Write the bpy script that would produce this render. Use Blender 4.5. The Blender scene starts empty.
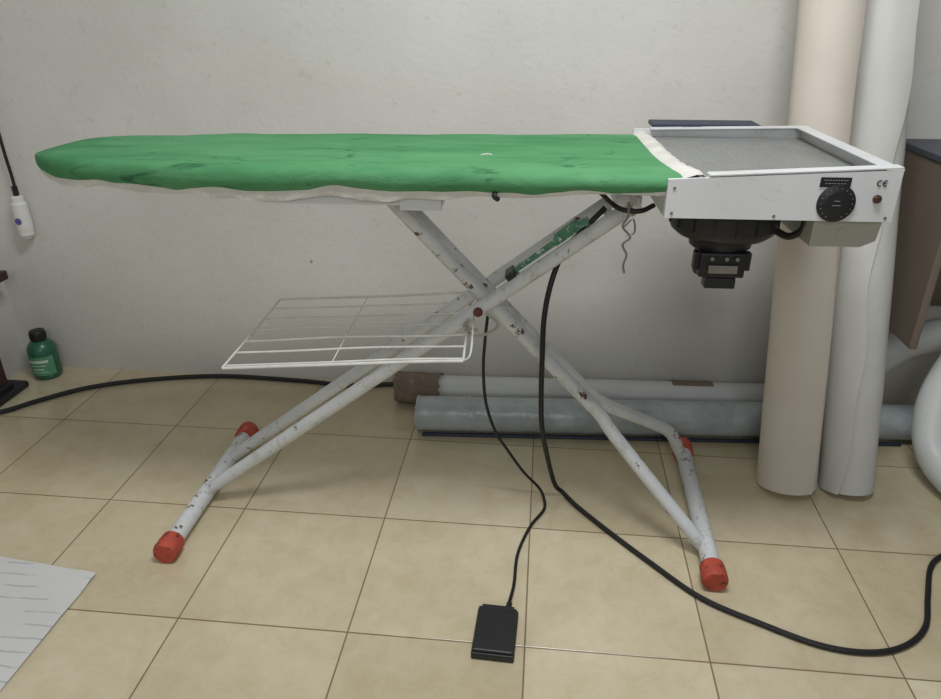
import bpy, bmesh, math, random
from mathutils import Vector, Matrix, noise
random.seed(4)
SC=bpy.context.scene; COL=SC.collection
def lin(c):
    r=[]
    for v in c:
        v/=255.0
        r.append(v/12.92 if v<=.04045 else ((v+.055)/1.055)**2.4)
    return (r[0],r[1],r[2],1)
# ---------------------------------------------------------------- materials
def mat(name,col,rough=.5,metal=0,var=.12,vscale=8,bump=0,bscale=60,spot=None,spot_scale=14,spot_at=.66,spec=.5,coat=0,detail=4,scuff=None):
    m=bpy.data.materials.new(name);m.use_nodes=True;nt=m.node_tree;N=nt.nodes;K=nt.links
    p=N["Principled BSDF"];p.inputs["Roughness"].default_value=rough;p.inputs["Metallic"].default_value=metal
    p.inputs["Specular IOR Level"].default_value=spec
    p.inputs["Coat Weight"].default_value=coat
    tc=N.new("ShaderNodeTexCoord");n=N.new("ShaderNodeTexNoise");n.inputs["Scale"].default_value=vscale;n.inputs["Detail"].default_value=detail
    K.new(tc.outputs["Object"],n.inputs["Vector"])
    r=N.new("ShaderNodeValToRGB");c=lin(col)
    r.color_ramp.elements[0].position=.3;r.color_ramp.elements[1].position=.7
    r.color_ramp.elements[0].color=tuple(x*(1-var) for x in c[:3])+(1,)
    r.color_ramp.elements[1].color=tuple(min(1,x*(1+var)) for x in c[:3])+(1,)
    K.new(n.outputs["Fac"],r.inputs["Fac"]);out=r.outputs["Color"]
    if scuff:
        sc=ramp(N,K,nz(N,K,tc.outputs["Object"],scuff[1],8,.75,.8),scuff[2],scuff[2]+.12,BL,(.6,.6,.6,1))
        out=mix(N,K,sc,out,lin(scuff[0]))
    if spot:
        n2=N.new("ShaderNodeTexNoise");n2.inputs["Scale"].default_value=spot_scale;n2.inputs["Detail"].default_value=6;n2.inputs["Roughness"].default_value=.7
        K.new(tc.outputs["Object"],n2.inputs["Vector"])
        r2=N.new("ShaderNodeValToRGB");r2.color_ramp.elements[0].position=spot_at;r2.color_ramp.elements[1].position=spot_at+.03
        K.new(n2.outputs["Fac"],r2.inputs["Fac"])
        out=mix(N,K,r2.outputs["Color"],out,lin(spot))
    K.new(out,p.inputs["Base Color"])
    if bump:
        b=N.new("ShaderNodeBump");b.inputs["Strength"].default_value=bump;b.inputs["Distance"].default_value=.01
        n3=N.new("ShaderNodeTexNoise");n3.inputs["Scale"].default_value=bscale;n3.inputs["Detail"].default_value=5
        K.new(tc.outputs["Object"],n3.inputs["Vector"]);K.new(n3.outputs["Fac"],b.inputs["Height"]);K.new(b.outputs[0],p.inputs["Normal"])
    return m
def ramp(N,K,src,p0,p1,c0,c1):
    r=N.new("ShaderNodeValToRGB");r.color_ramp.elements[0].position=p0;r.color_ramp.elements[1].position=p1
    r.color_ramp.elements[0].color=c0;r.color_ramp.elements[1].color=c1;K.new(src,r.inputs["Fac"]);return r.outputs["Color"]
def nz(N,K,vec,scale,detail=4,rough=.5,dist=0):
    n=N.new("ShaderNodeTexNoise");n.inputs["Scale"].default_value=scale;n.inputs["Detail"].default_value=detail;n.inputs["Roughness"].default_value=rough;n.inputs["Distortion"].default_value=dist
    K.new(vec,n.inputs["Vector"]);return n.outputs["Fac"]
def mix(N,K,fac,a,bcol,blend='MIX'):
    m=N.new("ShaderNodeMixRGB");m.blend_type=blend
    if isinstance(fac,float): m.inputs[0].default_value=fac
    else: K.new(fac,m.inputs[0])
    K.new(a,m.inputs[1])
    if isinstance(bcol,tuple): m.inputs[2].default_value=bcol
    else: K.new(bcol,m.inputs[2])
    return m.outputs[0]
BL=(0,0,0,1);WH=(1,1,1,1)
def base(name,rough,spec):
    m=bpy.data.materials.new(name);m.use_nodes=True;N=m.node_tree.nodes;K=m.node_tree.links;p=N["Principled BSDF"]
    p.inputs["Roughness"].default_value=rough;p.inputs["Specular IOR Level"].default_value=spec
    tc=N.new("ShaderNodeTexCoord");return m,N,K,p,tc.outputs["Object"]
def grad(N,K,o,axis,a,b_,va,vb):
    sep=N.new("ShaderNodeSeparateXYZ");K.new(o,sep.inputs[0]);mr=N.new("ShaderNodeMapRange")
    mr.inputs["From Min"].default_value=a;mr.inputs["From Max"].default_value=b_;mr.inputs["To Min"].default_value=va;mr.inputs["To Max"].default_value=vb
    K.new(sep.outputs[axis],mr.inputs["Value"]);return mr.outputs[0]
def wall_mat():
    m,N,K,p,o=base("painted_plaster",.75,.2)
    c=ramp(N,K,nz(N,K,o,1.3,6,.6),.3,.7,lin((203,202,196)),lin((218,217,212)))
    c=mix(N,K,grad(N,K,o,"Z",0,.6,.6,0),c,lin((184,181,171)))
    c=mix(N,K,ramp(N,K,nz(N,K,o,17,2),.765,.785,BL,WH),c,lin((160,156,142)))
    c=mix(N,K,ramp(N,K,nz(N,K,o,26,5,.7),.60,.74,BL,(.4,.4,.4,1)),c,lin((178,175,165)))
    K.new(c,p.inputs["Base Color"])
    b=N.new("ShaderNodeBump");b.inputs["Strength"].default_value=.3;b.inputs["Distance"].default_value=.004
    K.new(nz(N,K,o,75,5,.6),b.inputs["Height"])
    b2=N.new("ShaderNodeBump");b2.inputs["Strength"].default_value=.12;b2.inputs["Distance"].default_value=.02
    K.new(nz(N,K,o,9,4),b2.inputs["Height"])
    K.new(b.outputs[0],b2.inputs["Normal"]);K.new(b2.outputs[0],p.inputs["Normal"])
    return m
def floor_mat():
    m,N,K,p,o=base("ceramic_floor_tiles",.3,.75)
    mp=N.new("ShaderNodeMapping");mp.inputs["Location"].default_value=(-.0024+3.75,-.321+3.75,0);K.new(o,mp.inputs["Vector"])
    br=N.new("ShaderNodeTexBrick");br.offset=0;br.squash=1
    br.inputs["Scale"].default_value=1;br.inputs["Brick Width"].default_value=.375;br.inputs["Row Height"].default_value=.375
    br.inputs["Mortar Size"].default_value=.0025;br.inputs["Mortar Smooth"].default_value=.7
    br.inputs["Color1"].default_value=lin((205,194,165));br.inputs["Color2"].default_value=lin((226,217,190));br.inputs["Mortar"].default_value=lin((136,117,92))
    K.new(mp.outputs[0],br.inputs["Vector"])
    c=mix(N,K,.5,br.outputs["Color"],ramp(N,K,nz(N,K,o,2.6,6,.6),.34,.66,(.72,.67,.56,1),WH),'MULTIPLY')
    c=mix(N,K,.42,c,ramp(N,K,nz(N,K,o,15,7,.75,.5),.36,.58,(.80,.73,.60,1),WH),'MULTIPLY')
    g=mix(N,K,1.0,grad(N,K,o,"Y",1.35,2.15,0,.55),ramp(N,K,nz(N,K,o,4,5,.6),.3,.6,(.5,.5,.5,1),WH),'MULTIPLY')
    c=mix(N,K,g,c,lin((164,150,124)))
    K.new(c,p.inputs["Base Color"])
    rr=N.new("ShaderNodeMapRange");rr.inputs["To Min"].default_value=.07;rr.inputs["To Max"].default_value=.20
    K.new(nz(N,K,o,5,5),rr.inputs["Value"]);K.new(rr.outputs[0],p.inputs["Roughness"])
    b=N.new("ShaderNodeBump");b.inputs["Strength"].default_value=.4;b.inputs["Distance"].default_value=.003;b.invert=True
    K.new(br.outputs["Fac"],b.inputs["Height"])
    b2=N.new("ShaderNodeBump");b2.inputs["Strength"].default_value=.07;b2.inputs["Distance"].default_value=.02
    K.new(nz(N,K,o,12,3),b2.inputs["Height"]);K.new(b.outputs[0],b2.inputs["Normal"]);K.new(b2.outputs[0],p.inputs["Normal"])
    return m
def green_mat():
    m,N,K,p,o=base("green_cotton",.97,.05)
    mp=N.new("ShaderNodeMapping");mp.inputs["Scale"].default_value=(.45,1.3,1);K.new(o,mp.inputs["Vector"]);so=mp.outputs[0]
    c=ramp(N,K,nz(N,K,so,7,6,.6),.3,.72,lin((76,136,90)),lin((100,156,112)))
    c=mix(N,K,ramp(N,K,nz(N,K,so,4,5,.65),.52,.66,BL,(.6,.6,.6,1)),c,lin((60,114,76)))
    f=nz(N,K,so,6,3,.5,1.2)
    mth=N.new("ShaderNodeMath");mth.operation='SUBTRACT';K.new(f,mth.inputs[0]);mth.inputs[1].default_value=.53
    ab=N.new("ShaderNodeMath");ab.operation='ABSOLUTE';K.new(mth.outputs[0],ab.inputs[0])
    line=ramp(N,K,ab.outputs[0],.002,.014,WH,BL)
    mask=ramp(N,K,nz(N,K,o,7,3,.6),.53,.61,BL,WH)
    lm=mix(N,K,1.0,line,mask,'MULTIPLY')
    c=mix(N,K,mix(N,K,1.0,lm,(.7,.7,.7,1),'MULTIPLY'),c,lin((38,82,56)))
    c=mix(N,K,ramp(N,K,nz(N,K,o,16,5,.7,.5),.66,.72,BL,(.5,.5,.5,1)),c,lin((46,92,64)))
    K.new(c,p.inputs["Base Color"])
    b=N.new("ShaderNodeBump");b.inputs["Strength"].default_value=.4;b.inputs["Distance"].default_value=.012
    K.new(nz(N,K,so,20,6,.6,.3),b.inputs["Height"])
    b2=N.new("ShaderNodeBump");b2.inputs["Strength"].default_value=.3;b2.inputs["Distance"].default_value=.002
    K.new(nz(N,K,o,320,2),b2.inputs["Height"]);K.new(b.outputs[0],b2.inputs["Normal"]);K.new(b2.outputs[0],p.inputs["Normal"])
    return m
def paper_mat():
    m,N,K,p,o=base("printed_paper",.85,.2)
    c=ramp(N,K,nz(N,K,o,3,4),.3,.7,lin((208,208,206)),lin((218,218,216)))
    w=N.new("ShaderNodeTexWave");w.bands_direction='Y';w.inputs["Scale"].default_value=9;w.inputs["Distortion"].default_value=.5;w.inputs["Detail Scale"].default_value=3
    K.new(o,w.inputs["Vector"])
    lines=ramp(N,K,w.outputs["Fac"],.94,.98,BL,(.5,.5,.5,1))
    msk=ramp(N,K,nz(N,K,o,9,3),.47,.53,BL,WH)
    c=mix(N,K,mix(N,K,1.0,lines,msk,'MULTIPLY'),c,lin((150,158,170)))
    c=mix(N,K,ramp(N,K,nz(N,K,o,5,5,.7),.60,.68,BL,(.4,.4,.4,1)),c,lin((196,176,156)))
    K.new(c,p.inputs["Base Color"]);return m
def mesh_grille_mat():
    m,N,K,p,o=base("perforated_steel",.5,.5);p.inputs["Metallic"].default_value=.15
    v=N.new("ShaderNodeTexVoronoi");v.inputs["Scale"].default_value=170;v.inputs["Randomness"].default_value=.15;K.new(o,v.inputs["Vector"])
    c=ramp(N,K,v.outputs["Distance"],.30,.46,lin((92,94,93)),lin((156,158,155)))
    c=mix(N,K,ramp(N,K,nz(N,K,o,7,6,.7),.46,.66,BL,(.5,.5,.5,1)),c,lin((120,115,104)))
    K.new(c,p.inputs["Base Color"]);return m
M={}
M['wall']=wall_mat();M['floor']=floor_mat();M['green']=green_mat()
M['felt']=mat("white_felt",(210,208,201),.95,var=.10,vscale=20,bump=.3,bscale=120,spec=.1)
M['enamel']=mat("white_enamel",(212,214,215),.38,var=.06,vscale=5,spot=(120,96,78),spot_scale=30,spot_at=.70,scuff=((168,162,150),9,.58))
M['tube']=mat("worn_white_paint",(208,211,212),.42,var=.08,vscale=10,spot=(88,68,54),spot_scale=26,spot_at=.615,bump=.12,bscale=50,scuff=((146,140,131),16,.54))
M['grille']=mesh_grille_mat()
M['black']=mat("black_plastic",(26,27,30),.45,var=.2,vscale=20)
M['rubber']=mat("black_rubber",(20,20,22),.55,var=.2,vscale=20)
M['red']=mat("red_rubber",(182,76,58),.65,var=.2,vscale=30,spot=(110,50,40),spot_scale=50,spot_at=.58)
M['grey']=mat("grey_plastic",(164,163,152),.5,var=.06,vscale=10)
M['steel']=mat("steel",(150,150,148),.35,metal=.8,var=.1,vscale=40)
M['wire']=mat("white_coated_wire",(210,210,206),.45,var=.10,vscale=30)
M['lever']=mat("green_grey_paint",(84,136,104),.6,var=.3,vscale=40,spot=(196,204,204),spot_scale=60,spot_at=.56)
M['brownbolt']=mat("rusty_bolt",(104,54,38),.6,var=.3,vscale=50)
M['darkbrown']=mat("dark_brown_plastic",(74,42,34),.4,var=.1,vscale=50)
M['white']=mat("white_marking",(222,222,218),.5,var=.03,vscale=20)
M['softwhite']=mat("worn_marking",(140,142,142),.6,var=.1,vscale=20)
M['cemark']=mat("dark_print",(50,50,52),.6,var=.1,vscale=20)
M['creampaper']=mat("cream_paper",(211,202,190),.75,var=.06,vscale=2.5,bump=.3,bscale=6)
M['whitepaper']=mat("off_white_film",(200,200,195),.6,var=.07,vscale=3,bump=.4,bscale=8)
M['core']=mat("cardboard_core",(120,98,76),.9,var=.15,vscale=30)
M['cardboard']=mat("brown_wrapping",(124,110,97),.9,var=.2,vscale=16,bump=.5,bscale=26,scuff=((170,162,150),20,.55))
M['greyroll']=mat("grey_plastic_wrap",(168,176,178),.3,var=.16,vscale=14,bump=.7,bscale=18)
M['whitetube']=mat("white_tube_paper",(208,211,212),.5,var=.06,vscale=6)
M['navy']=mat("navy_strip",(40,48,70),.5,var=.15,vscale=20)
M['duct']=mat("grey_white_duct",(202,206,204),.45,var=.08,vscale=10,bump=.3,bscale=16)
M['bottle']=mat("green_bottle_plastic",(40,96,74),.3,var=.15,vscale=30)
M['label']=mat("green_bottle_label",(86,144,112),.5,var=.1,vscale=40)
M['pale']=mat("pale_print",(190,208,190),.5,var=.1,vscale=40)
M['purple']=mat("violet_print",(96,86,150),.5,var=.1,vscale=40)
M['maroon']=mat("maroon_lacquer",(50,24,28),.4,var=.15,vscale=12)
M['brown']=mat("grey_brown_board",(112,99,89),.6,var=.14,vscale=4)
M['slate']=mat("slate_edge",(72,76,84),.5,var=.1,vscale=8)
M['paper']=paper_mat()
# ---------------------------------------------------------------- geometry builder
def catmull(pts,n):
    P=[Vector(p) for p in pts];P=[P[0]*2-P[1]]+P+[P[-1]*2-P[-2]];out=[]
    for i in range(1,len(P)-2):
        a,b,c,d=P[i-1:i+3]
        for k in range(n):
            t=k/n
            out.append(.5*((2*b)+(c-a)*t+(2*a-5*b+4*c-d)*t*t+(3*b-a-3*c+d)*t*t*t))
    out.append(P[-2]);return out
class B:
    def __init__(s): s.v=[];s.f=[];s.m=[];s.s=[]
    def add(s,vs,fs,mi=0,sm=True):
        o=len(s.v);s.v+= [Vector(x) for x in vs]
        for f in fs: s.f.append([o+i for i in f]);s.m.append(mi);s.s.append(sm)
    def box(s,c,size,bev=.002,rot=None,mi=0,seg=2):
        bm=bmesh.new();bmesh.ops.create_cube(bm,size=1)
        bmesh.ops.scale(bm,vec=size,verts=bm.verts)
        if bev>0: bmesh.ops.bevel(bm,geom=bm.edges[:],offset=min(bev,min(size)*.45),segments=seg,profile=.6,affect='EDGES')
        if rot: bmesh.ops.rotate(bm,cent=(0,0,0),matrix=rot,verts=bm.verts)
        bm.verts.ensure_lookup_table();bm.verts.index_update()
        s.add([v.co+Vector(c) for v in bm.verts],[[v.index for v in f.verts] for f in bm.faces],mi,False);bm.free();return s
    def tube(s,pts,r,seg=14,n=0,mi=0,caps=True):
        P=catmull(pts,n) if n else [Vector(p) for p in pts]
        T=[(P[min(i+1,len(P)-1)]-P[max(i-1,0)]).normalized() for i in range(len(P))]
        up=Vector((0,0,1)) if abs(T[0].z)<.9 else Vector((1,0,0))
        a=T[0].cross(up).normalized();vs=[];fs=[]
        for i,p in enumerate(P):
            a=(a-T[i]*a.dot(T[i])).normalized();b=T[i].cross(a)
            rr=r[i*(len(r)-1)//max(1,len(P)-1)] if isinstance(r,(list,tuple)) else r
            for k in range(seg):
                t=2*math.pi*k/seg;vs.append(p+(a*math.cos(t)+b*math.sin(t))*rr)
        for i in range(len(P)-1):
            for k in range(seg):
                fs.append([i*seg+k,i*seg+(k+1)%seg,(i+1)*seg+(k+1)%seg,(i+1)*seg+k])
        s.add(vs,fs,mi,True)
        if caps:
            s.add(vs[:seg],[list(range(seg))[::-1]],mi,False);s.add(vs[-seg:],[list(range(seg))],mi,False)
        return s
    def lathe(s,prof,Mx=None,seg=32,mi=0,sm=True):
        Mx=Mx or Matrix();vs=[];fs=[]
        for r,z in prof:
            for k in range(seg):
                t=2*math.pi*k/seg;vs.append(Mx@Vector((r*math.cos(t),r*math.sin(t),z)))
        n=len(prof)
        for i in range(n-1):
            for k in range(seg): fs.append([i*seg+k,i*seg+(k+1)%seg,(i+1)*seg+(k+1)%seg,(i+1)*seg+k])
        fs.append(list(range(seg))[::-1]);fs.append([(n-1)*seg+k for k in range(seg)])
        s.add(vs,fs,mi,sm);return s
    def obj(s,name,mats,parent=None,origin=(0,0,0),kind=None,label=None,category=None,group=None,sharp=35):
        o=Vector(origin);me=bpy.data.meshes.new(name)
        me.from_pydata([v-o for v in s.v],[],s.f)
        if not isinstance(mats,(list,tuple)): mats=[mats]
        for m in mats: me.materials.append(M[m])
        me.polygons.foreach_set("material_index",s.m);me.polygons.foreach_set("use_smooth",s.s)
        me.update()
        bm=bmesh.new();bm.from_mesh(me);bmesh.ops.remove_doubles(bm,verts=bm.verts,dist=1e-6);bmesh.ops.recalc_face_normals(bm,faces=bm.faces)
        for e in bm.edges:
            if len(e.link_faces)==2 and e.calc_face_angle(0)>math.radians(sharp): e.smooth=False
        bm.to_mesh(me);bm.free()
        ob=bpy.data.objects.new(name,me);COL.objects.link(ob);ob.location=o
        if parent: ob.parent=parent
        tag(ob,kind,label,category,group);return ob
def tag(ob,kind=None,label=None,category=None,group=None):
    if kind: ob["kind"]=kind
    if label: ob["label"]=label
    if category: ob["category"]=category
    if group: ob["group"]=group
def empty(name,loc,rz=0,**k):
    e=bpy.data.objects.new(name,None);COL.objects.link(e);e.location=loc;e.rotation_euler=(0,0,rz);e.empty_display_size=.1;tag(e,**k);return e
# ---------------------------------------------------------------- room
WY=2.17;WX=-1.86
b=B();b.add([(WX,-1.6,0),(2.8,-1.6,0),(2.8,WY,0),(WX,WY,0),(WX,-1.6,-.1),(2.8,-1.6,-.1),(2.8,WY,-.1),(WX,WY,-.1)],[[0,1,2,3],[7,6,5,4],[0,4,5,1],[1,5,6,2],[2,6,7,3],[3,7,4,0]],0,False)
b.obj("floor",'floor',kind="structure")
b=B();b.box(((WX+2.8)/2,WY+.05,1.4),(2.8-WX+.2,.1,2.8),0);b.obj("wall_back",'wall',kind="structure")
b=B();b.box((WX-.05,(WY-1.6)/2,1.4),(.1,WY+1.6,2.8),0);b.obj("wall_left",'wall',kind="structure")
# ---------------------------------------------------------------- ironing table
T=empty("ironing_table",(-.217,1.529,0),math.radians(1.7),label="green-covered steel vacuum ironing table on crossed white tubular legs",category="ironing table")
def interp(tb,x):
    if x<=tb[0][0]: return tb[0][1]
    for (a,u),(c,w) in zip(tb,tb[1:]):
        if x<=c: return u+(w-u)*(x-a)/(c-a)
    return tb[-1][1]
XT=-.882
def Wf(x):
    lw=.150+(x+.75)*.17 if x<-.5 else interp([(-.5,.1925),(-.367,.204),(.11,.224),(.47,.243)],x)
    t=min(1,max(0,(x-XT)/.17))
    return max(.0015,lw*(1-(1-t)**2.3)**.5)
def Hf(x):
    h=interp([(XT,.882),(-.7,.875),(-.42,.870),(-.30,.872),(-.18,.881),(-.05,.879),(.02,.877),(.12,.880),(.25,.884),(.47,.892)],x)
    t=min(1,max(0,(x-XT)/.10));return h+.013*(1-t)**2+.0022*math.sin(x*26)*min(1,t)
def Tf(x):
    t=min(1,max(0,(x-XT)/.08));return interp([(XT,.921),(.47,.925)],x)-.012*(1-t)**2
xs=[XT+d for d in (0,.0001,.0004,.001,.002,.0035,.0055,.008,.0115,.016,.022,.029,.038,.048,.06)]+[-.81+i*.01 for i in range(124)]+[.435]
prof=[(.90,0,0),(.955,0,.08),(.99,0,.28),(1.0,0,.5),(.992,0,.72),(.972,0,.86),(.935,0,.95),(.88,0,.99)]
us=[(-a,c) for a,_,c in prof]+[(-.75,1.01),(-.55,1.02),(-.35,1.03),(-.15,1.04),(0,1.04),(.15,1.04),(.35,1.03),(.55,1.02),(.75,1.01)]+[(a,c) for a,_,c in prof[::-1]]
vs=[];fs=[];nu=len(us)
def gx(x,u):
    if x<=.3: return x
    return x+(x-.3)/.135*(.028*u*u if u<0 else .0)-((x-.3)/.135)*.006
for i,x in enumerate(xs):
    w=Wf(x);hz=Hf(x);tz=Tf(x)
    for (u,c) in us:
        y=u*w;xx=gx(x,u)
        z=hz+(tz-hz)*c
        nn=(noise.noise(Vector((xx*7,y*7,3)))*.002+noise.noise(Vector((xx*24,y*24,z*20)))*.0007)*min(1,(x-XT)/.05)
        if c<.15: z+=.007*noise.noise(Vector((x*13,u*3,7)))*min(1,(x-XT)/.1)
        vs.append((xx,y*(1+nn*1.5),z+nn))
for i in range(len(xs)-1):
    for k in range(nu-1): fs.append([i*nu+k,(i+1)*nu+k,(i+1)*nu+k+1,i*nu+k+1])
fs.append(list(range(nu)))
b=B();b.add(vs,fs,0,True);cover=b.obj("board_cover",'green',T,label="green cotton padded cover with creases",sharp=80)
b=B();b.tube([(.085,-.075,.9262),(.098,-.064,.9262),(.108,-.072,.9262)],.0016,6,4);b.obj("thread",'felt',cover,label="white loose thread")
# steel board body under the cover
b=B();vs=[];fs=[]
X2=[-.86,-.85,-.83,-.79,-.7,-.6,-.4,-.2,0,.2,.435]
for x in X2:
    w=Wf(x)*.86
    for y,z in ((-w,.884),(-w,.903),(w,.903),(w,.884)): vs.append((x,y,z))
for i in range(len(X2)-1):
    for k in range(4): fs.append([i*4+k,i*4+(k+1)%4,(i+1)*4+(k+1)%4,(i+1)*4+k])
fs+= [[3,2,1,0],[len(X2)*4-4+k for k in range(4)]]
b.add(vs,fs,0,False)
b.box((-.155,-.01,.862),(.35,.360,.026),.005);b.box((-.022,-.192,.857),(.080,.014,.028),.002);b.box((-.315,-.189,.862),(.03,.014,.012),.002)
b.obj("board_underside",'enamel',T,label="white sheet-steel underside")
# felt hem
b=B()
for side in (-1,1):
    vs=[];fs=[];n=260
    for i in range(n+1):
        x=-.842+1.272*i/n
        w=Wf(x)*.972;hz=Hf(x)
        ff=interp([(-.842,.002),(-.79,.009),(-.70,.010),(-.55,.008),(-.42,.012),(-.30,.012),(-.18,.018),(-.08,.014),(.0,.010),(.08,.006),(.25,.002),(.43,.001)],x)
        drop=ff*(1+.28*math.sin(x*31+1.6*math.sin(x*9))+.35*noise.noise(Vector((x*22,side,0)))+.1*noise.noise(Vector((x*70,side,0))))
        inn=.980+.006*math.sin(x*65)
        vs+= [(x,side*w*.985,hz+.012),(x,side*w*(.988+.005*math.sin(x*90)),hz-drop*.5),(x,side*w*inn,hz-drop)]
    for i in range(n):
        for k in range(2): fs.append([i*3+k,i*3+k+1,(i+1)*3+k+1,(i+1)*3+k])
    b.add(vs,fs,0,True)
vs=[];fs=[];n=64
for j in range(n+1):
    u=-1+2*j/n;y=u*.2385
    x0=gx(.435,u)-.012;x1=.474+(.026*u*u if u<0 else -.014*u*u)+.005*noise.noise(Vector((u*6,1,1)))
    for k,(t,z) in enumerate(((0,.917),(.3,.926),(.6,.931),(.82,.929),(1,.918))): vs.append((x0+(x1-x0)*t,y,z+.0030*noise.noise(Vector((u*12,k*.5,4)))-(.003 if abs(u)>.95 else 0)))
for j in range(n):
    for k in range(4): fs.append([j*5+k,j*5+k+1,(j+1)*5+k+1,(j+1)*5+k])
b.add(vs,fs,0,True)
b.obj("cover_lining",'felt',T,label="ragged white felt lining hanging below the cover",sharp=80)
b=B();b.tube([(.12,-.215,.884),(.12,-.222,.878),(.126,-.215,.872)],.005,8,4);b.obj("hook",'black',T,label="small black hook")
# control housing
x0,x1,y0,y1,zb=.428,.824,-.245,.242,.851
th=.010
b=B()
def wallbox(ax,ay,bx,by,z0,za,zb_):
    b.add([(ax,ay,z0),(bx,ay,z0),(bx,by,z0),(ax,by,z0),(ax,ay,za),(bx,ay,zb_),(bx,by,zb_),(ax,by,za)],[[0,3,2,1],[4,5,6,7],[0,1,5,4],[1,2,6,5],[2,3,7,6],[3,0,4,7]],0,False)
wallbox(x0,y0,x1,y0+th,zb,.920,.942)
wallbox(x0,y1-th,x1,y1,zb,.934,.942)
wallbox(x1-th,y0+th,x1,y1-th,zb,.942,.942)
wallbox(x0,y0+th,x0+th,y1-th,zb,.9,.9)
wallbox(x0+th,y0+th,x1-th,y1-th,zb,.862,.862)
b.box((x1-.014,(y0+y1)/2,.9425),(.030,y1-y0,.003),.001)
b.box(((x0+x1)/2+.035,y0+.013,.9370),(.325,.026,.003),.001,rot=Matrix.Rotation(-.0555,3,'Y'))
b.box(((x0+x1)/2+.02,y1-.013,.9395),(.36,.026,.003),.001,rot=Matrix.Rotation(-.02,3,'Y'))
H=b.obj("control_housing",'enamel',T,label="white enamelled steel housing")
b=B();b.box(((x0+x1)/2,(y0+y1)/2,.914),(x1-x0-2*th-.002,y1-y0-2*th-.002,.006),.001);b.obj("iron_rest",'grille',H,label="grey perforated steel iron rest")
RX=Matrix.Rotation(math.pi/2,4,'X')
def front(x,z,y=y0): return Matrix.Translation((x,y,z))@RX
b=B();b.lathe([(.033,0),(.033,.0025),(.0315,.0035),(.0225,.0037),(.0215,.0044),(.020,.0046)],front(.722,.883),40)
K=b.obj("control_knob",'black',H,label="round black flat rotary control dial")
b=B()
for i in range(16):
    t=math.radians(-150+i*20);b.box((.722+.0270*math.sin(t),y0-.0038,.883+.0270*math.cos(t)),(.0010,.0008,.0018),0,rot=Matrix.Rotation(t,3,'Y'))
b.box((.722,y0-.0048,.888),(.010,.0006,.0009),0);b.box((.722,y0-.0048,.880),(.014,.0006,.0009),0)
b.obj("dial_mark",'softwhite',K,label="pale dial marks")
b=B();b.box((.714,y0-.001,.9200),(.052,.002,.017),.0005);lab=b.obj("warning_label",'black',H,label="small black rectangular label")
b=B()
for k in range(9): b.box((.6955+k*.0046,y0-.0022,.9238),(.003,.0005,.0012),0)
for k in range(7): b.box((.698+k*.0052,y0-.0022,.9180),(.0036,.0005,.0010),0)
b.obj("label_print",'softwhite',lab,label="rows of fine pale print")
b=B()
def arc(cx,cz,r,a0,a1,n=18):
    b.tube([(cx+r*math.cos(math.radians(a0+(a1-a0)*k/n)),y0-.0006,cz+r*math.sin(math.radians(a0+(a1-a0)*k/n))) for k in range(n+1)],.0011,6)
arc(.789,.9195,.0046,65,295);arc(.7985,.9195,.0046,65,295);b.tube([(.794,y0-.0006,.9195),(.7995,y0-.0006,.9195)],.0011,6)
b.obj("ce_mark",'cemark',H,label="printed CE mark")
b=B();b.lathe([(.0075,0),(.0075,.003),(.0055,.004),(.005,.007)],front(.790,.892),20);b.obj("push_button",'darkbrown',H,label="small dark push button")
for x,z in ((.44,.86),(.44,.905),(.812,.858),(.62,.858)):
    b=B();b.lathe([(.003,0),(.0025,.0015)],front(x,z),12);b.obj("screw",'steel',H)
b=B();b.box((.60,.288,.938),(.25,.080,.010),.003);b.box((.565,.25,.925),(.05,.03,.03),.002);b.obj("side_plate",'navy',T,label="thin dark blue-black plate")
# vacuum motor
MC=(.572,-.105)
Mt=Matrix.Translation((MC[0],MC[1],0))
b=B();b.lathe([(.03,.70),(.045,.702),(.047,.712),(.047,.752),(.06,.762),(.063,.78),(.088,.786),(.1,.796),(.1035,.806),(.1035,.838),(.108,.840),(.108,.851)],Mt,48)
for k in range(16):
    t=2*math.pi*k/16;b.box((MC[0]+.104*math.cos(t),MC[1]+.104*math.sin(t),.82),(.004,.004,.028),.001,rot=Matrix.Rotation(t,3,'Z'))
V=b.obj("vacuum_motor",'black',T,label="black round suction motor")
b=B();b.box((MC[0]-.005,MC[1]-.05,.737),(.088,.03,.05),.004);b.box((MC[0]-.005,MC[1]-.05,.70),(.06,.03,.022),.003)
b.box((MC[0]-.052,MC[1]-.045,.742),(.014,.02,.036),.002);b.box((MC[0]+.044,MC[1]-.045,.742),(.014,.02,.036),.002)
b.obj("motor_bracket",'black',V,label="black clamp bracket")
b=B();b.box((MC[0]-.005,MC[1]-.068,.731),(.056,.006,.016),.001)
for dx in (-.028,.0,.02): b.lathe([(.004,0),(.004,.004)],front(MC[0]+dx,.752,MC[1]-.066),10)
b.obj("terminal_block",'steel',V,label="small metal terminal block")
b=B();b.tube([(MC[0]+.095,MC[1]-.03,.80),(MC[0]+.115,MC[1]-.05,.795),(MC[0]+.13,MC[1]-.07,.815),(MC[0]+.128,MC[1]-.08,.845)],.007,10,6);b.obj("motor_cable",'rubber',V,label="short black motor cable")
b=B();b.tube([(.43,-.12,.842),(.40,-.14,.835),(.36,-.13,.838),(.33,-.05,.85)],.005,10,6);b.obj("board_cable",'rubber',T,label="short black cable loop")
b=B();b.add([(.70,-.225,.851),(.82,-.225,.851),(.815,-.225,.81),(.79,-.225,.798),(.70,-.225,.798),(.70,-.06,.851),(.82,-.06,.851),(.815,-.06,.81),(.79,-.06,.798),(.70,-.06,.798)],[[0,1,2,3,4],[9,8,7,6,5],[0,5,6,1],[1,6,7,2],[2,7,8,3],[3,8,9,4],[4,9,5,0]],0,False)
b.lathe([(.009,0),(.009,.001),(.006,.0012)],front(.752,.824,-.225),20)
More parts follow.
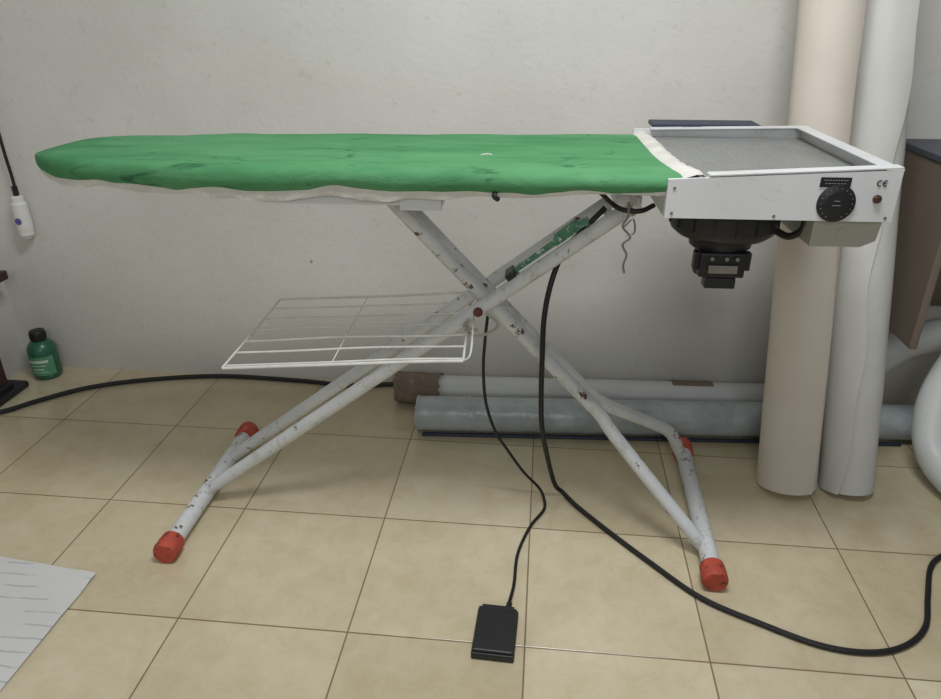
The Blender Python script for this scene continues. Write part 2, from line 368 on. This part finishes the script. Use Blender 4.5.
b.obj("junction_box",'grey',T,label="beige-grey moulded junction box")
# leg frame A
TR=.0165
def At(x,y): return (x,y,.03+.754*(x+.645))
b=B()
b.tube([(-.645,-.04,.03),At(-.2,-.04),At(.396,-.04)],TR,16)
b.tube([(-.636,.115,.03),(-.56,.105,.094),At(-.2,.095),At(.37,.095)],TR,16)
b.tube([At(.36,-.04),At(.36,.095)],.010,12)
b.box((.385,.03,.842),(.05,.26,.03),.004);LA=b.obj("leg_frame",'tube',T,label="pair of worn white steel tube legs")
b=B();b.tube([At(.392,-.04),At(.412,-.04)],.0185,16);b.obj("end_plug",'grey',LA,label="grey plastic tube plug")
# leg frame B
b=B()
b.tube([(-.125,.0,.825),(.1,.0,.583),(.35,.0,.320),(.385,-.006,.283),(.42,-.032,.242),(.56,-.122,.100),(.60,-.146,.06),(.628,-.158,.03)],TR,16,6)
b.tube([(-.125,.057,.825),(.1,.057,.583),(.35,.057,.322),(.385,.064,.290),(.42,.082,.262),(.55,.155,.172),(.60,.182,.13),(.632,.200,.07),(.652,.21,.03)],TR,16,6)
b.tube([(-.02,.0,.712),(-.02,.057,.712)],.010,12);b.box((-.125,.03,.842),(.06,.2,.03),.004)
b.box((.36,.03,.315),(.05,.05,.006),.001,rot=Matrix.Rotation(.8,3,'Y'))
LB=b.obj("leg_frame",'tube',T,label="worn white steel tube legs splayed toward the foot")
for (p,q) in (((-.646,-.260,.0295),(-.637,.25,.0295)),((.633,-.258,.0295),(.660,.262,.0295))):
    p=Vector(p);q=Vector(q);d=(q-p).normalized()
    b=B();b.tube([p,q],.0215,20);fb=b.obj("foot_bar",'tube',T,label="white steel floor bar, paint chipped")
    for e,s in ((p,-1),(q,1)):
        b=B()
        rot=d.to_track_quat('Z','Y').to_matrix().to_4x4() if s>0 else (-d).to_track_quat('Z','Y').to_matrix().to_4x4()
        b.lathe([(.0225,-.030),(.0280,-.028),(.0292,-.006),(.0292,.013),(.0285,.019),(.0255,.0235),(.006,.025)],Matrix.Translation(e)@rot,28)
        b.obj("foot_cap",'red',fb,label="orange-red rubber foot cap")
# pivot
b=B();b.lathe([(.011,0),(.011,.004),(.008,.005),(.008,.010),(.004,.012)],front(.08,.577,-.056),18);b.tube([(.08,-.056,.577),(.08,.11,.577)],.006,10)
b.obj("pivot_bolt",'brownbolt',T,label="rusty pivot bolt")
b=B();b.tube([(.05,-.06,.535),(.075,-.075,.525),(.11,-.07,.535),(.125,-.06,.55),(.1,-.06,.575)],.0035,8,6)
b.tube([(.06,-.06,.56),(.05,-.07,.545),(.08,-.075,.54)],.0035,8,6);b.obj("cable_tie",'grey',T,label="grey twisted wire tie")
# height lever and clamp
rot=Matrix.Rotation(-math.atan2(.80,1),3,'Y')
b=B()
b.box((.235,-.02,.724),(.20,.004,.012),.001,rot=rot)
b.box((.272,-.022,.757),(.060,.004,.026),.002,rot=rot);b.box((.30,-.026,.776),(.030,.004,.016),.002,rot=Matrix.Rotation(-.3,3,'Y'));b.box((.25,-.026,.738),(.02,.006,.02),.002,rot=rot)
LV=b.obj("height_lever",'lever',T,label="chipped green-grey flat steel height lever")
b=B();b.box((.155,-.02,.652),(.024,.05,.03),.005,rot=rot);b.obj("lever_clamp",'black',LV,label="black plastic clamp")
b=B();b.tube([(.372,-.19,.865),(.37,-.2,.84),(.362,-.2,.82),(.378,-.2,.80),(.365,-.2,.785),(.374,-.2,.765),(.37,-.2,.745),(.373,-.2,.728)],.0022,8,6);b.tube([(.365,-.2,.82),(.38,-.2,.835),(.385,-.2,.81),(.37,-.2,.80)],.0018,8,6)
b.obj("dangling_wire",'steel',T,label="short twisted grey wire hanging down")
# wire rack
def rk(x,y): return (x,y,.5+.035*(x+.456)/.516)
def rl(y,r,n=10,amp=.0025,dz=0):
    P=[]
    for k in range(n+1):
        x=ra+(rb_-ra)*k/n;q=rk(x,y);P.append((x,y+amp*math.sin(k*.9+y*30),q[2]+dz+amp*math.sin(k*.6+y*11)))
    b.tube(P,r,8,2)
b=B();r1=.0028
ra,rb_,rc,rd=-.456,.06,-.22,.17
b.tube([rk(ra,rc),rk(ra+.002,-.02),rk(ra,rd)],r1,8);b.tube([rk(rb_,rc),rk(rb_-.01,rd)],r1,8)
rl(rc,.0035,amp=.0015);rl(rc+.018,r1*.9,amp=.002,dz=-.003)
for y in (-.145,-.085,-.02,.04,.105): rl(y,r1*.9,amp=.0015)
rl(rd,.0034,amp=.001)
b.tube([rk(-.22,rc),rk(-.22,rd)],r1*.5,8)
b.tube([rk(rb_,rc),(.075,-.21,.55),(.07,-.06,.568)],r1*.8,8,4);b.tube([rk(rb_-.01,rd),(.07,.15,.56),(.06,.11,.57)],r1*.8,8,4)
b.obj("wire_rack",'wire',T,label="white wire laundry rack")
# ---------------------------------------------------------------- cables
b=B();b.tube([(.135,1.56,.80),(.085,1.552,.745),(.05,1.54,.705),(.025,1.51,.64),(.013,1.495,.56),(.013,1.487,.46),(.015,1.487,.36),(.021,1.495,.27),(.041,1.54,.146),(.064,1.575,.045),(.088,1.585,.012),(.125,1.535,.007),(.203,1.44,.007),(.29,1.342,.007),(.389,1.240,.007),(.502,1.178,.007),(.61,1.131,.007),(.706,1.123,.007),(.785,1.149,.007),(.848,1.205,.007),(.892,1.293,.007),(.943,1.393,.007),(.992,1.440,.007),(1.06,1.475,.007),(1.25,1.49,.007)],.0062,10,6)
b.obj("power_cord",'rubber',origin=(.2,1.44,0),label="thick black power cord looping across the tiles",category="cable")
b=B();b.tube([(-1.845,1.775,.01),(-1.721,1.826,.01),(-1.642,1.911,.01),(-1.527,2.013,.01),(-1.347,2.09,.01),(-1.108,2.14,.01),(-.82,2.135,.01),(-.673,2.12,.01),(-.58,2.125,.01),(-.48,2.145,.01),(-.3,2.155,.01)],.0078,10,8)
b.obj("floor_cable",'rubber',origin=(-1.3,2.09,0),label="black hose-like cable lying along the wall foot",category="cable")
P=empty("foot_pedal",(-.06,1.09,0),math.radians(-2),label="small black foot switch pedal with cord on the tiles",category="foot pedal")
b=B();b.box((0,0,.009),(.088,.125,.018),.004);b.box((0,.056,.02),(.07,.010,.02),.003);b.obj("pedal_base",'black',P)
b=B();b.box((0,-.004,.026),(.082,.112,.008),.003,rot=Matrix.Rotation(.06,3,'X'))
for i in range(7): b.box((0,-.045+i*.013,.0296+(-.045+i*.013)*.06),(.066,.003,.0010),.0004)
b.obj("pedal_treadle",'black',P,label="ribbed black treadle plate")
b=B();pw=[(-.115,1.50,.56),(-.121,1.50,.495),(-.125,1.51,.415),(-.119,1.52,.318),(-.095,1.53,.23),(-.063,1.545,.165),(-.022,1.565,.088),(.022,1.59,.02),(.037,1.56,.006),(.036,1.515,.005),(.003,1.446,.005),(-.024,1.344,.005),(-.028,1.244,.006),(-.034,1.19,.012),(-.04,1.152,.016)]
c_,s_=math.cos(math.radians(2)),math.sin(math.radians(2))
b.tube([((x+.06)*c_-(y-1.09)*s_,(x+.06)*s_+(y-1.09)*c_,z) for x,y,z in pw],.0038,10,6);b.tube([(.02,.066,.014),(.022,.085,.013)],.0065,10)
b.obj("pedal_cord",'rubber',P,label="thin black cord")
# ---------------------------------------------------------------- paper
b=B();n=16;vs=[];fs=[];A=Vector((-.997,1.176));ux=Vector((-.99,.1225)).normalized();uy=Vector((-.02,-1)).normalized()
for i in range(n+1):
    for j in range(n+1):
        p=A+ux*.5*i/n+uy*.42*j/n;z=.003+.006*max(0,math.sin(i*.5+j*.25))*(.3+.7*noise.noise(Vector((i*.3,j*.3,0)))**2)
        if i<2 and j<2: z+=.004
        vs.append((p.x,p.y,z))
for i in range(n):
    for j in range(n): fs.append([i*(n+1)+j,(i+1)*(n+1)+j,(i+1)*(n+1)+j+1,i*(n+1)+j+1])
b.add(vs,fs);b.obj("paper_sheet",'paper',origin=(-1.2,1.0,0),label="large creased white paper sheet with faint lines on the floor",category="paper",sharp=80)
# ---------------------------------------------------------------- rolls
def roll(name,p,q,r,mats,flap,ripple,lbl,a0=0,twist=0,n=80,nl=36,rc=.03,r2=None,turns=1.12,step=.0035):
    p=Vector(p);q=Vector(q);ax=(q-p);L_=ax.length;ax.normalize();r2=r2 or r
    a=ax.cross(Vector((0,1,0))).normalized();c=ax.cross(a)
    b=B();vs=[];fs=[];m=int(n*turns)
    for i in range(nl+1):
        t=i/nl;o=p+ax*L_*t
        tw=twist*t+ripple*.10*math.sin(t*11)+ripple*.05*math.sin(t*29)
        for k in range(m+1):
            ang=a0+2*math.pi*k/n+tw
            rr=r+(r2-r)*t+(step*k/n)+.0012*noise.noise(Vector((math.cos(ang)*2,math.sin(ang)*2,t*7)))
            last=max(0,(k-m+8)/8)
            rr+=flap*last*last*(.6+.4*math.sin(t*9)*ripple)
            rr-=.004
            vs.append(o+(a*math.cos(ang)+c*math.sin(ang))*rr)
    for i in range(nl):
        for k in range(m): fs.append([i*(m+1)+k,i*(m+1)+k+1,(i+1)*(m+1)+k+1,(i+1)*(m+1)+k])
    b.add(vs,fs,0,True)
    for e,s,R0 in ((p,1,r),(q,-1,r2)):
        vs=[];fs=[]
        for rr,zz in zip([R0-.004,rc+.004,rc,rc,rc-.003],[.0,.001,.001,-.004,.05]):
            for k in range(40):
                t=2*math.pi*k/40;vs.append(e+ax*s*zz+(a*math.cos(t)+c*math.sin(t))*rr)
        for i in range(4):
            for k in range(40): fs.append([i*40+k,i*40+(k+1)%40,(i+1)*40+(k+1)%40,(i+1)*40+k])
        b.add(vs,fs[:40],0,False);b.add(vs,fs[40:],1,False)
    return b.obj(name,mats,origin=p,label=lbl,category="roll",sharp=50)
roll("paper_roll",(.702,1.70,.006),(.636,2.06,1.7),.079,['creampaper','core'],.006,.6,"tall cream paper roll leaning upright against the wall",a0=1.45,twist=.3,r2=.071)
roll("film_roll",(.860,1.70,.006),(.795,2.08,1.40),.070,['whitepaper','core'],.008,1.3,"tall off-white film roll leaning upright against the wall",a0=.25,twist=1.5,r2=.074,step=.005)
b=B();b.tube([(-.36,1.882,.058),(.2,1.918,.057),(1.22,1.985,.058)],.054,28)
for x in (-.355,-.2,.05,.33,.6,1.0): 
    y=1.882+(x+.36)*.0652;b.tube([(x-.004,y,.058),(x+.004,y,.058)],.0555,28)
b.obj("wrapped_roll",['greyroll'],origin=(-.36,1.88,0),label="grey plastic-wrapped roll lying along the wall",category="roll")
b=B();b.tube([(-.36,2.055,.05),(.9,2.115,.05)],.045,28);wt=b.obj("paper_tube",'whitetube',origin=(-.36,2.055,0),label="white tube with brown taped end lying against the wall",category="roll")
b=B();n=40;seg=40;vs=[];fs=[]
for i in range(n+1):
    t=i/n;x=-.10+.15*t;rr0=.051+.002*math.sin(t*3)
    for k in range(seg):
        a=2*math.pi*k/seg;rr=rr0+.004*noise.noise(Vector((x*20,math.cos(a)*2,math.sin(a)*2)))
        if i==0: rr*=.80
        if i==1: rr*=.97
        xx=x+(.012*noise.noise(Vector((math.cos(a)*3,math.sin(a)*3,5))) if i in(0,n) else 0)
        vs.append((xx,-.008+.002*t+rr*math.cos(a),.0545+rr*math.sin(a)))
for i in range(n):
    for k in range(seg): fs.append([i*seg+k,i*seg+(k+1)%seg,(i+1)*seg+(k+1)%seg,(i+1)*seg+k])
fs.append(list(range(seg)));b.add(vs,fs,0,True)
b.obj("wrapping_end",'cardboard',wt,label="brown cardboard wrapping over the tube end",sharp=60)
b=B();b.tube([(.80,.042,.05),(.93,.048,.05)],.0465,24);b.obj("packing_tape",'cardboard',wt,label="brown packing tape band")
b=B();b.tube([(-.34,1.845,.006),(.5,1.897,.006),(1.1,1.935,.006)],.006,8);b.obj("edge_strip",'navy',origin=(-.34,1.84,0),label="thin dark blue strip lying beside the wrapped roll",category="strip")
# ducts
b=B();pts=[(.985,2.085,.06),(1.005,2.08,.15),(1.05,2.07,.235),(1.13,2.06,.30),(1.28,2.05,.325),(1.42,1.99,.26),(1.46,1.95,.15),(1.40,1.9,.07)]
b.tube(pts,.048,24,8);b.obj("air_duct",'duct',origin=(1.0,2.09,0),label="pale grey flexible duct arching beside the rolls",category="duct")
b=B();pts=[(1.42,1.92,.52),(1.29,1.92,.46),(1.19,1.895,.37),(1.125,1.865,.26),(1.095,1.82,.16),(1.095,1.75,.085),(1.13,1.65,.053),(1.20,1.57,.047),(1.29,1.54,.047)]
b.tube(pts,.045,24,8);b.obj("air_duct",'duct',origin=(1.2,1.7,0),label="pale curved duct running down onto the tiles",category="duct")
# ---------------------------------------------------------------- bottle
BT=empty("bottle",(-1.735,2.10,0),.3,label="green plastic bottle with black cap standing by the wall",category="bottle")
b=B();b.lathe([(.034,0),(.042,.003),(.047,.012),(.047,.100),(.045,.115),(.037,.130),(.026,.140),(.018,.144),(.018,.152)],None,32);b.obj("bottle_body",'bottle',BT)
b=B();b.lathe([(.0245,.142),(.0255,.145),(.0255,.172),(.023,.177),(.012,.179)],None,24)
for k in range(20):
    t=2*math.pi*k/20;b.box((.0255*math.cos(t),.0255*math.sin(t),.159),(.002,.002,.022),0,rot=Matrix.Rotation(t,3,'Z'))
b.obj("bottle_cap",'black',BT,label="black screw cap")
def wrap(z0,z1,t0,t1,r,name,m,par):
    b=B();vs=[];fs=[];n=14
    for k in range(n+1):
        t=t0+(t1-t0)*k/n
        vs+=[(r*math.cos(t),r*math.sin(t),z0),(r*math.cos(t),r*math.sin(t),z1)]
    for k in range(n): fs.append([2*k,2*k+2,2*k+3,2*k+1])
    b.add(vs,fs);return b.obj(name,m,par)
lb=wrap(.022,.092,-2.6,-.6,.0475,"bottle_label",'label',BT)
for i,(zz,a,c,hh) in enumerate(((.070,-2.4,-1.0,.010),(.058,-2.3,-1.2,.003),(.044,-2.2,-1.4,.004),(.034,-2.3,-1.1,.002))):
    wrap(zz,zz+hh,a,c,.0479,"label_print",'pale',lb)
# hanging white clip on cord
HG=empty("hanging_air_freshener",(-1.70,2.14,.50),0,label="white plastic clip hanging on a black cord by the wall",category="hanging clip")
b=B();b.tube([(0,0,.0),(0,0,.01),(0,0,.03),(0,0,.09),(0,0,.12),(0,0,.14)],[.014,.023,.025,.024,.019,.012],18,4);b.obj("clip_body",'white',HG)
b=B();b.lathe([(.011,0),(.011,.002)],Matrix.Translation((0,-.024,.06))@RX,20);b.obj("logo",'purple',HG,label="small violet oval print")
b=B();b.tube([(0,0,.135),(.002,0,.2),(-.002,0,.35),(.0,.0,.9)],.005,8,6);b.tube([(0,0,.13),(0,0,.17)],.009,10);b.obj("cord",'rubber',HG,label="black hanging cord")
# dark stool leg at the left wall
b=B();b.box((-1.80,1.94,.21),(.045,.045,.34),.006);b.box((-1.80,1.94,.385),(.06,.30,.03),.004);FL=empty("side_stool",(-1.80,1.94,0),0,label="dark maroon stool leg on a black foot by the wall",category="stool")
for v in b.v: v-=Vector((-1.80,1.94,0))
b.obj("stool_leg",'maroon',FL)
b=B();b.box((.0,-.0,.012),(.10,.16,.024),.010,seg=3);b.box((.0,0,.03),(.06,.07,.03),.008);b.obj("stool_foot",'black',FL,label="black flat foot")
# brown desk at right
D=empty("desk",(1.31,1.98,0),0,label="grey-brown wooden desk with dark edge against the wall",category="desk")
b=B();b.box((.0,.0,.853),(.68,.37,.016),.003);b.obj("desk_top",'slate',D,label="dark grey edged top")
b=B();b.box((-.325,.0,.612),(.02,.35,.467),.006,seg=3);b.box((.325,.0,.422),(.02,.35,.844),.002);b.box((.0,.165,.612),(.63,.02,.467),.002)
b.obj("desk_panel",'brown',D,label="grey-brown side and back panels")
# ---------------------------------------------------------------- camera
f=715.0;th_=math.atan(346/f);ps=math.atan(82/f*math.cos(th_))
F=Vector((-math.sin(ps)*math.cos(th_),math.cos(ps)*math.cos(th_),-math.sin(th_)));R=Vector((math.cos(ps),math.sin(ps),0));U=R.cross(F)
cd=bpy.data.cameras.new("camera");cam=bpy.data.objects.new("camera",cd);COL.objects.link(cam)
mw=Matrix((R,U,-F)).transposed().to_4x4();mw.translation=(0,0,1.2);cam.matrix_world=mw
cd.sensor_width=36;cd.lens=f/941*36;cd.clip_start=.02;SC.camera=cam
# ---------------------------------------------------------------- light
def area(name,loc,tgt,size,power,col):
    l=bpy.data.lights.new(name,'AREA');l.shape='RECTANGLE';l.size=size[0];l.size_y=size[1];l.energy=power;l.color=col
    o=bpy.data.objects.new(name,l);COL.objects.link(o);o.location=loc
    o.rotation_euler=(Vector(tgt)-Vector(loc)).to_track_quat('-Z','Y').to_euler()
area("ceiling_lamp",(.05,.90,2.45),(.05,1.4,0),(.9,.45),31,(.985,.992,1))
area("front_fill",(.1,-1.3,1.9),(.1,2.0,.7),(1.0,.9),15,(.98,.99,1))  # unseen frontal fill added behind the camera, aimed at the lower wall centre
w=bpy.data.worlds.new("world");SC.world=w;w.use_nodes=True
w.node_tree.nodes["Background"].inputs[0].default_value=(.90,.93,.96,1);w.node_tree.nodes["Background"].inputs[1].default_value=.16
SC.view_settings.view_transform='Standard'
